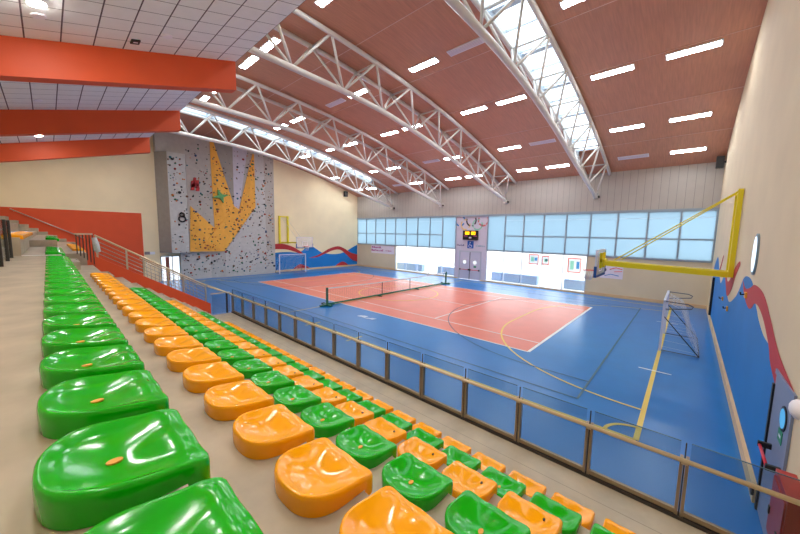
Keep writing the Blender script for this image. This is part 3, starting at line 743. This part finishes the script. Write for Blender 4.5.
# faceted yellow relief
Y = N(M['yel'])
P = dict(a=(-9.16, 6.58), b=(-9.35, 2.55), c=(-6.53, 2.5), v=(-7.29, 4.71), t1=(-7.41, top(-7.41)-.05), t2=(-7.15, top(-7.15)-.05), e=(-5.5, 6.85), f=(-5.04, 6.56),
         h=(-3.6, 12.1), g=(-3.44, 6.91), h2=(-3.44, 12.1))
I = dict(m=(-6.4, 5.6, .12), n=(-8.0, 3.5, .12), o=(-5.2, 6.5, .12), p=(-6.9, 8.2, .06), q=(-4.0, 8.4, .04))
V = {k: Y.bm.verts.new((X0+.03, *p)) for k, p in P.items()}
V.update({k: Y.bm.verts.new((X0+.03+d, y, z)) for k, (y, z, d) in I.items()})
for tri in ('abn', 'anv', 'bcn', 'cmn', 'nmv', 'vmp', 'vpt' , 'mep', 'meo', 'efo', 'cog', 'cmo', 'fgo', 'fqg', 'fhq'):
    if tri == 'vpt':
        Y.face([V['v'], V['p'], V['t1']]); Y.face([V['t1'], V['p'], V['t2']]); Y.face([V['p'], V['e'], V['t2']]); continue
    Y.face([V[k] for k in tri])
Y.face([V['h'], V['h2'], V['q']]); Y.face([V['h2'], V['g'], V['q']])
bnd = ['a', 'b', 'c', 'g', 'h2', 'h', 'f', 'e', 't2', 't1', 'v']
bk = {k: Y.bm.verts.new((X0-.01, *P[k])) for k in bnd}
for a, b in zip(bnd, bnd[1:]+bnd[:1]): Y.face([V[a], V[b], bk[b], bk[a]])
Y.build('yellow_relief', t)
# special features
s = N(M['signgreen']); pts = []
for k in range(8):
    a = 2*PI*k/8+.3; rr_ = .62 if k % 2 == 0 else .2
    pts.append((-6.73+rr_*math.cos(a)*1.2, 7.65+rr_*math.sin(a)))
s = N(mat('volume_green', (104, 170, 104), .7, vary=.08)).prism(pts, lambda u, v, k: (X0+.03+k, u, v), .3); s.build('star_volume', t)
s = N(mat('volume_red', (196, 60, 62), .7))
for dy, dz, w, h in ((0, .3, .12, .3), (-.15, .0, .16, .3), (.2, .05, .12, .36), (-.2, -.35, .14, .2), (.2, -.4, .14, .18), (0, -.05, .3, .12)):
    s.prism([(-8.74+dy-w, 8.5+dz-h), (-8.74+dy+w*.9, 8.5+dz-h*.8), (-8.74+dy+w, 8.5+dz+h), (-8.74+dy-w*.6, 8.5+dz+h*.9)], lambda u, v, k: (X0-.02+k, u, v), .12)
s.build('figure_hold', t)
s = N(HOLDS[0])
for zc, r0, n in ((5.75, .16, 14), (5.4, .24, 18)):
    for k in range(n):
        a = 2*PI*k/n; s.box((-16.15, -9.95+r0*math.cos(a)-.05, zc+r0*math.sin(a)-.05), (-16.08, -9.95+r0*math.cos(a)+.05, zc+r0*math.sin(a)+.05))
s.build('ring_hold', t)
# holds
spots = []
def inpoly(y, z, poly):
    r = False; n = len(poly)
    for i in range(n):
        (a, b), (c, d) = poly[i], poly[(i+1) % n]
        if (b > z) != (d > z) and y < (c-a)*(z-b)/(d-b)+a: r = not r
    return r
YP = [P[k] for k in ('a', 'b', 'c', 'g', 'h2', 'h', 'f', 'e', 't2', 't1', 'v')]
while len(spots) < 760:
    y, z = random.uniform(-10.75, -1.6), random.uniform(.35, 12.1)
    if z < 2.45:
        if y < -9.8: continue
        x = -17.02 if y < -7.6 else min(-16.735, -17.02+(y+7.6)*.2375)
    elif y < -9.5:
        if z > 10.8: continue
        if random.random() < .3: continue
        x = -16.17
    elif y < -9.3: continue
    else:
        if z > top(y)-.2: continue
        iny = inpoly(y, z, YP)
        x = X0+(.03 if iny else -.015)
        if not iny and random.random() < (.5 if y < -3.6 else .15): continue
    spots.append((x, y, z, random.choice((.035, .045, .05, .06, .075, .09))))
spots.sort(key=lambda q: -q[3])
rest = MB()
for i, (x, y, z, r0) in enumerate(spots):
    if inpoly(y, z, YP): # sit on the relief
        best = 0
        for k, (iy, iz, d) in I.items():
            best = max(best, d*max(0, 1-math.hypot(y-iy, z-iz)/2.0))
        x += best*.8
    hm = random.choices(HOLDS, (6, 4, 3, 3, 3, 4, 2))[0]
    sc = (.8, random.uniform(.7, 1.5), random.uniform(.7, 1.2))
    if i < 100: N(hm, False).sphere((x+r0*.3, y, z), r0*1.15, 6, sc).build('climbing_hold', t)
    else: rest.m(hm).sphere((x+r0*.3, y, z), r0*1.05, 6, sc)
o = rest.build('climbing_hold', t); o['kind'] = 'stuff'

# glazed door under the climbing wall
d = N(M['frame']).box((XL+.01, -11.4, 2.12), (XL+.08, -9.98, 2.2)).box((XL+.01, -11.4, .01), (XL+.08, -11.34, 2.2)).box((XL+.01, -10.06, .01), (XL+.08, -9.98, 2.2)).box((XL+.01, -10.6, .01), (XL+.08, -10.53, 2.2))
o = struct(d.build('door_3'))
for a, b in ((-11.34, -10.6), (-10.53, -10.06)): N(emit('daylight_glazing', (226, 238, 250), 1.1)).box((XL+.012, a, .05), (XL+.03, b, 2.12)).build('glazing', o)
N(M['trunk']).box((XL+.031, -11.06, .06), (XL+.05, -10.78, 2.1)).build('red_panel', o)

# ------------------------------------------------------------------ murals
def smoothpoly(p, n=6):
    """closed Catmull-Rom through points; a point given as (y, z, 1) stays a corner"""
    out = []; L = len(p)
    for i in range(L):
        p0, p1, p2, p3 = p[i-1], p[i], p[(i+1) % L], p[(i+2) % L]
        if len(p1) > 2: p0 = p1
        if len(p2) > 2: p3 = p2
        for k in range(n):
            q = k/n
            out.append(tuple(.5*((2*p1[j])+(-p0[j]+p2[j])*q+(2*p0[j]-5*p1[j]+4*p2[j]-p3[j])*q*q+(-p0[j]+3*p1[j]-3*p2[j]+p3[j])*q**3) for j in (0, 1)))
    return out
def paint(par, poly, x, sgn, material, name, th=.004):
    return N(material).prism(smoothpoly(poly), lambda u, v, k: (x+sgn*k, u, v), th).build(name, par)
t = thing('wave_mural', 'blue and red wave mural painted on the far left wall behind the goal', 'mural', (XL, 4, 1.5))
C = 1
paint(t, [(-1.4, .21, C), (10.56, .21, C), (10.56, 2.88, C), (9.6, 2.5), (8.9, 2.15), (8.2, 1.9), (7.34, 1.75), (6.2, 1.76), (4.94, 1.98), (4.1, 2.45), (3.45, 2.8), (2.75, 2.7), (2.2, 2.3), (1.5, 2.08), (.6, 2.18), (-.4, 2.2), (-1.4, 2.13, C)], XL+.001, 1, M['mblue'], 'blue_wave')
paint(t, [(-1.4, 2.55, C), (-1.4, 3.08, C), (-.3, 3.14), (.95, 2.78), (2.05, 2.16), (2.5, 1.75, C), (1.9, 1.95), (1.16, 2.22), (.1, 2.5)], XL+.006, 1, M['mred'], 'red_band')
paint(t, [(3.0, 1.4, C), (4.0, 1.6), (4.94, 1.97), (6, 2.46), (7.34, 2.73), (8.4, 2.4), (9.4, 1.85), (10.56, 1.55, C), (10.56, .58, C), (9.66, .86), (8.7, 1.6), (7.7, 2.25), (6.6, 2.24), (5.3, 1.82), (4.2, 1.46)], XL+.006, 1, M['mred'], 'red_band')
paint(t, [(1.0, .21, C), (1.45, .55), (1.95, .72), (2.6, .5), (3.2, .21, C)], XL+.006, 1, M['mred'], 'red_mound')
paint(t, [(6.9, .21, C), (7.5, .55), (8.05, .7), (8.6, .52), (9.0, .21, C)], XL+.006, 1, M['mred'], 'red_mound')
t = thing('wave_mural', 'tall blue and red wave mural painted along the right-hand wall', 'mural', (XR, -2, 1.5))
paint(t, [(8.6, .25, C), (8.6, 2.9, C), (7.3, 3.4), (6.4, 3.55), (5.3, 3.25), (4.4, 2.9), (3.0, 2.5), (2.0, 2.8), (1.2, 3.1), (.3, 2.9), (-.66, 2.4), (-1.7, 2.3), (-3.1, 2.65), (-3.9, 3.0), (-4.6, 3.42), (-5.4, 3.53), (-6.2, 3.45), (-6.9, 3.1), (-7.3, 2.95), (-7.68, 2.8), (-8.4, 2.63), (-9.05, 2.6, C), (-9.35, 2.37), (-9.95, 2.15, C), (-9.95, .25, C)], XR-.001, -1, M['mblue'], 'blue_wave')
paint(t, [(-4.5, 3.35, C), (-4.9, 3.1), (-5.5, 2.9), (-6.18, 2.81), (-6.6, 2.88), (-6.95, 3.04), (-7.5, 3.06), (-8.24, 2.91), (-9.03, 2.6), (-9.35, 2.37), (-9.95, 2.15, C), (-11.16, 2.42, C), (-9.9, 2.66), (-8.93, 3.03), (-8.2, 3.3), (-7.54, 3.43), (-6.6, 3.44), (-6.0, 3.3), (-5.2, 3.2)], XR-.006, -1, M['mred'], 'red_band')
paint(t, [(1.36, 3.1, C), (.3, 2.7), (-.66, 2.38), (-1.84, 2.75), (-2.6, 3.3), (-3.44, 3.72, C), (-3.2, 3.82), (-2.3, 3.6), (-1.3, 3.15), (-.4, 2.9), (.4, 3.0)], XR-.006, -1, M['mred'], 'red_band')
paint(t, [(4.6, 3.0, C), (3.9, 3.3), (3.2, 3.75), (2.9, 3.75, C), (3.3, 3.4), (4.0, 3.0)], XR-.006, -1, M['mred'], 'red_wisp')

# ------------------------------------------------------------------ right wall fittings
t = thing('porthole_window', 'round window high on the right-hand wall', 'window', (XR, -6.25, 4.15))
N(M['holer']).disc((XR+.0, -6.25, 4.15), (-1, 0, 0), .5, .04, 32, (.6, 1)).build('frame', t)
N(emit('porthole_daylight', (200, 226, 250), 1.2)).disc((XR-.042, -6.25, 4.15), (-1, 0, 0), .43, .008, 32, (.58, 1)).build('pane', t)
for y, z, w, lab in ((.69, 2.1, .09, 'small brass and black hook on the blue mural, farther of the two low ones'), (-1.48, 2.04, .1, 'small brass and black hook on the blue mural, nearer of the two low ones'), (-5.6, 3.08, .09, 'small brass and black hook on the red band of the right mural')):
    t = thing('wall_hook', lab, 'hook', (XR, y, z), 'wall hooks')
    N(M['plug_o']).box((XR-.05, y-w, z-w), (XR-.007, y+w, z+w*.6)).build('plate', t); N(M['black']).tube([(XR-.05, y, z), (XR-.12, y, z-.02), (XR-.13, y, z+.05)], .02, 6).build('hook', t)
t = tag(N(M['black']).box((XR-.1, 6.7, .3), (XR-.008, 6.95, 2.4)).build('corner_guard'), 'tall narrow black pad on the right-hand wall behind the goal', 'wall pad')
def speaker(loc, sgn, lab):
    t = thing('loudspeaker', lab, 'loudspeaker', loc, 'black loudspeakers')
    x, y, z = loc
    N(M['black']).box((x, y-.22, z-.33), (x+sgn*.34, y+.22, z+.33)).build('cabinet', t)
    N(M['dark']).box((x-sgn*.085, y-.05, z-.05), (x, y+.05, z+.05)).build('bracket', t)
    N(M['dark']).box((x+sgn*.341, y-.18, z-.28), (x+sgn*.35, y+.18, z+.28)).build('grille', t)
speaker((XR-.08, 9.6, 9.1), -1, 'black loudspeaker high in the right-hand corner under the wood ceiling')
speaker((XL+.08, 8.4, 9.45), 1, 'black loudspeaker high on the cream far left wall')
# side door
d = struct(N(M['doorblue']).box((XR-.03, -11.2, 2.36), (XR-.002, -9.98, 2.44)).box((XR-.03, -11.2, .0), (XR-.002, -11.12, 2.37)).build('door_2'))
N(M['black']).box((XR-.05, -10.08, .0), (XR-.002, -10.0, 2.2)).build('door_seal', d)
lf = N(M['doorblue']).box((XR-.026, -11.12, .02), (XR-.004, -10.06, 2.36)).build('door_leaf', d)
N(M['black']).disc((XR-.027, -10.86, 1.96), (-1, 0, 0), .18, .012, 24).build('porthole_rim', lf)
N(emit('door_porthole_light', (90, 170, 226), .55)).disc((XR-.04, -10.86, 1.96), (-1, 0, 0), .14, .006, 24).build('porthole', lf)
N(M['signgreen']).box((XR-.033, -10.92, 1.58), (XR-.0265, -10.68, 1.76)).m(M['white']).box((XR-.035, -10.86, 1.65), (XR-.0335, -10.74, 1.69)).build('exit_sticker', lf)
N(M['black']).box((XR-.17, -10.43, 1.26), (XR-.026, -10.38, 1.34)).box((XR-.17, -11.1, 1.24), (XR-.026, -11.05, 1.32)).build('bar_housing', lf)
N(M['pushred']).tube([(XR-.15, -10.42, 1.29), (XR-.15, -11.06, 1.27)], .02).build('push_bar', lf)
N(M['black']).disc((XR-.09, -10.03, .3), (-1, 0, 0), .09, .03, 14).build('door_stop', d)
t = thing('hose_cabinet', 'red fire hose cabinet on the right-hand wall beside the grey door', 'fire cabinet', (XR, -12.0, .8))
N(M['cabinet']).box((XR-.17, -12.33, .72), (XR-.002, -11.65, 1.58)).build('box', t)
N(M['cabinet']).box((XR-.185, -12.29, .76), (XR-.171, -11.69, 1.5)).build('cabinet_door', t)
N(M['black']).box((XR-.2, -11.76, 1.0), (XR-.186, -11.72, 1.1)).box((XR-.2, -12.2, .95), (XR-.186, -12.16, 1.05)).build('latch', t)
t = thing('emergency_light', 'rounded grey wall lamp above the side door at the right edge', 'wall light', (XR, -11.5, 2.2))
N(M['vent'], True).sphere((XR-.08, -11.75, 2.45), .12, 14, (.7, 1.2, 1)).build('cover', t); N(M['frame']).box((XR-.03, -11.88, 2.33), (XR-.001, -11.62, 2.57)).build('base', t)

# ------------------------------------------------------------------ scoreboard, signs
yy = YF-.0
t = thing('scoreboard', 'black electronic scoreboard with amber digits above the double doors', 'scoreboard', (0, yy, 4.4))
N(M['black']).box((-.85, yy-.14, 4.0), (.82, yy-.003, 4.92)).build('case', t)
SEG = {'0': 'abcdef', '1': 'bc', '8': 'abcdefg', '3': 'abcdg', '2': 'abdeg'}
def seg(x, z, w, h, ch, th, m):
    y0, y1 = yy-.15, yy-.141; k = th
    G_ = dict(a=(0, h-k, w, h), d=(0, 0, w, k), g=(0, h/2-k/2, w, h/2+k/2), f=(0, h/2, k, h), b=(w-k, h/2, w, h), e=(0, 0, k, h/2), c=(w-k, 0, w, h/2))
    for q in SEG[ch]: a, b, c, e = G_[q]; m.box((x+a, y0, z+b), (x+c, y1, z+e))
m = N(M['digit'])
for i, x in enumerate((-.58, -.33, .1, .35)): seg(x, 4.52, .2, .3, '0', .06, m)
m.build('score_digits', t)
m = N(M['pink'])
for x in (-.74, .3): m.box((x, yy-.148, 4.36), (x+.42, yy-.141, 4.42))
m.m(M['lilac']).box((-.14, yy-.148, 4.14), (.14, yy-.141, 4.3)); m.build('small_display', t)
# five part-painted rings
t = thing('ring_emblem', 'five interlaced coloured rings partly painted on the lilac panel above the scoreboard', 'emblem', (0, yy, 5.6))
def arcband(cx, cz, r, spans, material, name):
    for a0, a1 in spans:
        m = N(material)
        a0, a1 = math.radians(a0), math.radians(a1); n = max(3, int(abs(a1-a0)/.2)); w = .075
        for k in range(n):
            p, q = a0+(a1-a0)*k/n, a0+(a1-a0)*(k+1)/n
            m.prism([(cx+(r-w)*math.cos(p), cz+(r-w)*math.sin(p)), (cx+(r+w)*math.cos(p), cz+(r+w)*math.sin(p)), (cx+(r+w)*math.cos(q), cz+(r+w)*math.sin(q)), (cx+(r-w)*math.cos(q), cz+(r-w)*math.sin(q))], lambda u, v, k2: (u, yy-.004-k2, v), .006)
        m.build(name, t)
arcband(-1.3, 5.92, .52, [(185, 255), (290, 330), (5, 45)], M['ringb'], 'blue_ring')
arcband(-.02, 5.92, .52, [(160, 260), (280, 300), (315, 390)], M['ringk'], 'black_ring')
arcband(1.28, 5.92, .52, [(150, 200), (215, 300), (310, 395)], M['ringr'], 'red_ring')
arcband(-.66, 5.52, .5, [(70, 110), (140, 290), (320, 370)], M['ringy'], 'yellow_ring')
arcband(.68, 5.52, .5, [(60, 90), (120, 215), (225, 385)], M['ringg'], 'green_ring')
t = thing('pictogram_sign', 'blue square sign with a white figure below the scoreboard', 'sign', (0, yy, 3.5))
N(M['signblue']).box((-.35, yy-.02, 3.16), (.34, yy-.004, 3.9)).build('panel', t)
m = N(M['white']); 
m.tube([(-.05, yy-.026, 3.68), (-.1, yy-.026, 3.5), (.1, yy-.026, 3.47)], .022, 6); m.tube([(-.02+.17*math.cos(a/10*PI*1.4+PI*.75), yy-.026, 3.4+.17*math.sin(a/10*PI*1.4+PI*.75)) for a in range(11)], .02, 6); m.disc((-.04, yy-.021, 3.76), (0, -1, 0), .055, .008, 12)
m.build('figure', t)
def squiggle(x0, x1, z0, h, material, name, par, n, seed, thick=.016):
    rnd = random.Random(seed); m = N(material); w = (x1-x0)/n
    for i in range(n):
        x = x0+i*w; hh = h*(1 if rnd.random() < .3 else .65)
        m.tube([(x, yy-.012, z0), (x, yy-.012, z0+hh)], thick, 4)
        if rnd.random() < .75: m.tube([(x, yy-.012, z0+hh*rnd.choice((.1, .5, .95))), (x+w*.6, yy-.012, z0+hh*rnd.choice((.1, .5, .9)))], thick, 4)
        if rnd.random() < .5: m.tube([(x+w*.6, yy-.012, z0+.02), (x+w*.6, yy-.012, z0+hh*.7)], thick, 4)
    return m.build(name, par)
t = thing('wall_lettering', 'dark purple lettering left of the blue pictogram sign', 'lettering', (-1.05, yy, 3.4)); squiggle(-1.55, -.7, 3.36, .2, M['textdark'], 'letters', t, 8, 1)
t = thing('wall_lettering', 'teal lettering right of the blue pictogram sign', 'lettering', (1.1, yy, 3.4)); squiggle(.62, 1.6, 3.36, .24, M['textteal'], 'letters', t, 8, 2)
t = thing('wall_banner', 'white banner with magenta writing on the wall under the far left windows', 'banner', (-12.5, yy, 2.4))
N(M['banner']).box((-14.6, yy-.01, 1.95), (-10.45, yy-.004, 2.95)).build('sheet', t)
squiggle(-14.4, -12.75, 2.6, .22, M['pink'], 'upper_letters', t, 10, 3, .034); squiggle(-14.5, -12.3, 2.22, .24, M['pink'], 'lower_letters', t, 13, 4, .036); squiggle(-11.9, -10.9, 2.25, .2, M['pink'], 'side_letters', t, 6, 5, .02)
t = thing('wall_poster', 'white poster with red and blue scribbles on the wall behind the right hoop', 'poster', (12, yy, 1.9))
N(M['banner']).box((11.3, yy-.01, 1.42), (12.75, yy-.004, 2.4)).build('sheet', t)
m = N(M['ringk']); m.disc((11.55, yy-.011, 2.05), (0, -1, 0), .15, .004, 14); m.build('ball_mark', t)
m = N(M['rim']); m.tube([(11.9, yy-.014, 2.1), (12.3, yy-.014, 2.25), (12.7, yy-.014, 2.15)], .03, 5); m.tube([(12.2, yy-.014, 1.95), (12.7, yy-.014, 2.0)], .025, 5); m.build('red_stroke', t)
m = N(M['ringb']); m.tube([(11.6, yy-.014, 1.6), (12.0, yy-.014, 1.75), (12.5, yy-.014, 1.65)], .03, 5); m.build('blue_stroke', t)

# ------------------------------------------------------------------ outside the glazed doors
struct(N(M['outg']).box((-40, YF+.3, -.25), (40, 60, -.05)).build('ground_outside'))
struct(N(M['outw']).box((-40, 22, -.05), (40, 22.3, 3.2)).build('wall_outside'))
for x0, x1, lab in ((1.45, 2.47, 'first'), (2.75, 4.35, 'second'), (4.55, 5.98, 'third'), (8.3, 9.95, 'fourth')):
    tag(N(M['outb']).box((x0, 12.5, -.05), (x1, 13.1, .78)).build('planter'), 'pale blue-grey block outside the glazing right of the double doors, %s from them' % lab, 'planter', 'blocks outside right')
for x0, x1, lab in ((-11.7, -10.4, 'fifth'), (-10.1, -8.6, 'fourth'), (-8.2, -7.6, 'third'), (-5.3, -4.85, 'second'), (-4.5, -2.6, 'first')):
    tag(N(M['outb']).box((x0, 12.5, -.05), (x1, 13.1, .8)).build('planter'), 'pale blue-grey block outside the glazing left of the double doors, %s from them' % lab, 'planter', 'blocks outside left')
for x0, x1, z0, z1, lab in ((4.2, 5.2, 1.65, 2.7, 'red framed picture board outside, nearest the double doors'), (5.5, 6.2, 1.7, 2.6, 'narrow red framed picture board outside, middle one of three'), (7.85, 9.0, 1.15, 2.55, 'largest red framed picture board outside, below the hoop end')):
    t = thing('picture_board', lab, 'picture board', ((x0+x1)/2, 15, z0), 'picture boards outside')
    N(M['ringr']).box((x0, 15.0, z0), (x1, 15.05, z1)).build('frame', t)
    N(M['outw']).box((x0+.12, 14.98, z0+.12), (x1-.08, 15.0, z1-.12)).build('sheet', t)
    N(M['ringg']).box((x0+.25, 14.965, z0+.3), (x0+.55, 14.98, z1-.3)).m(M['ringb']).box((x1-.38, 14.965, z0+.4), (x1-.14, 14.98, z1-.35)).build('picture', t)
    N(M['alu']).box((x0+.1, 15.05, -.05), (x0+.16, 15.1, z1)).box((x1-.16, 15.05, -.05), (x1-.1, 15.1, z1)).build('leg', t)

# ------------------------------------------------------------------ world and camera
w = bpy.data.worlds.new('sky'); SC.world = w; w.use_nodes = True
bg = w.node_tree.nodes['Background']; bg.inputs[0].default_value = (.86, .94, 1.0, 1); bg.inputs[1].default_value = 2.4

cam = bpy.data.cameras.new('camera'); cam.sensor_width = 36; cam.lens = 317.447/800*36; cam.clip_start = .05; cam.clip_end = 300
co = bpy.data.objects.new('camera', cam); COL.objects.link(co)
yaw, pit, roll = -0.7351496874447216, -0.10447641598575592, 0.018482940123257525
f = Vector((math.sin(yaw)*math.cos(pit), math.cos(yaw)*math.cos(pit), math.sin(pit)))
rt = Vector((math.cos(yaw), -math.sin(yaw), 0)); up = rt.cross(f)
c, s = math.cos(roll), math.sin(roll)
r2, u2 = c*rt+s*up, -s*rt+c*up
mw = Matrix.Identity(4)
for i in range(3): mw[i][0], mw[i][1], mw[i][2] = r2[i], u2[i], -f[i]
mw.translation = (16.157365, -17.743149, 4.489111)
co.matrix_world = mw
SC.camera = co
SC.view_settings.view_transform = 'Standard'; SC.view_settings.look = 'None'; SC.view_settings.gamma = 1; SC.view_settings.use_curve_mapping = False
SC.view_settings.exposure = .93
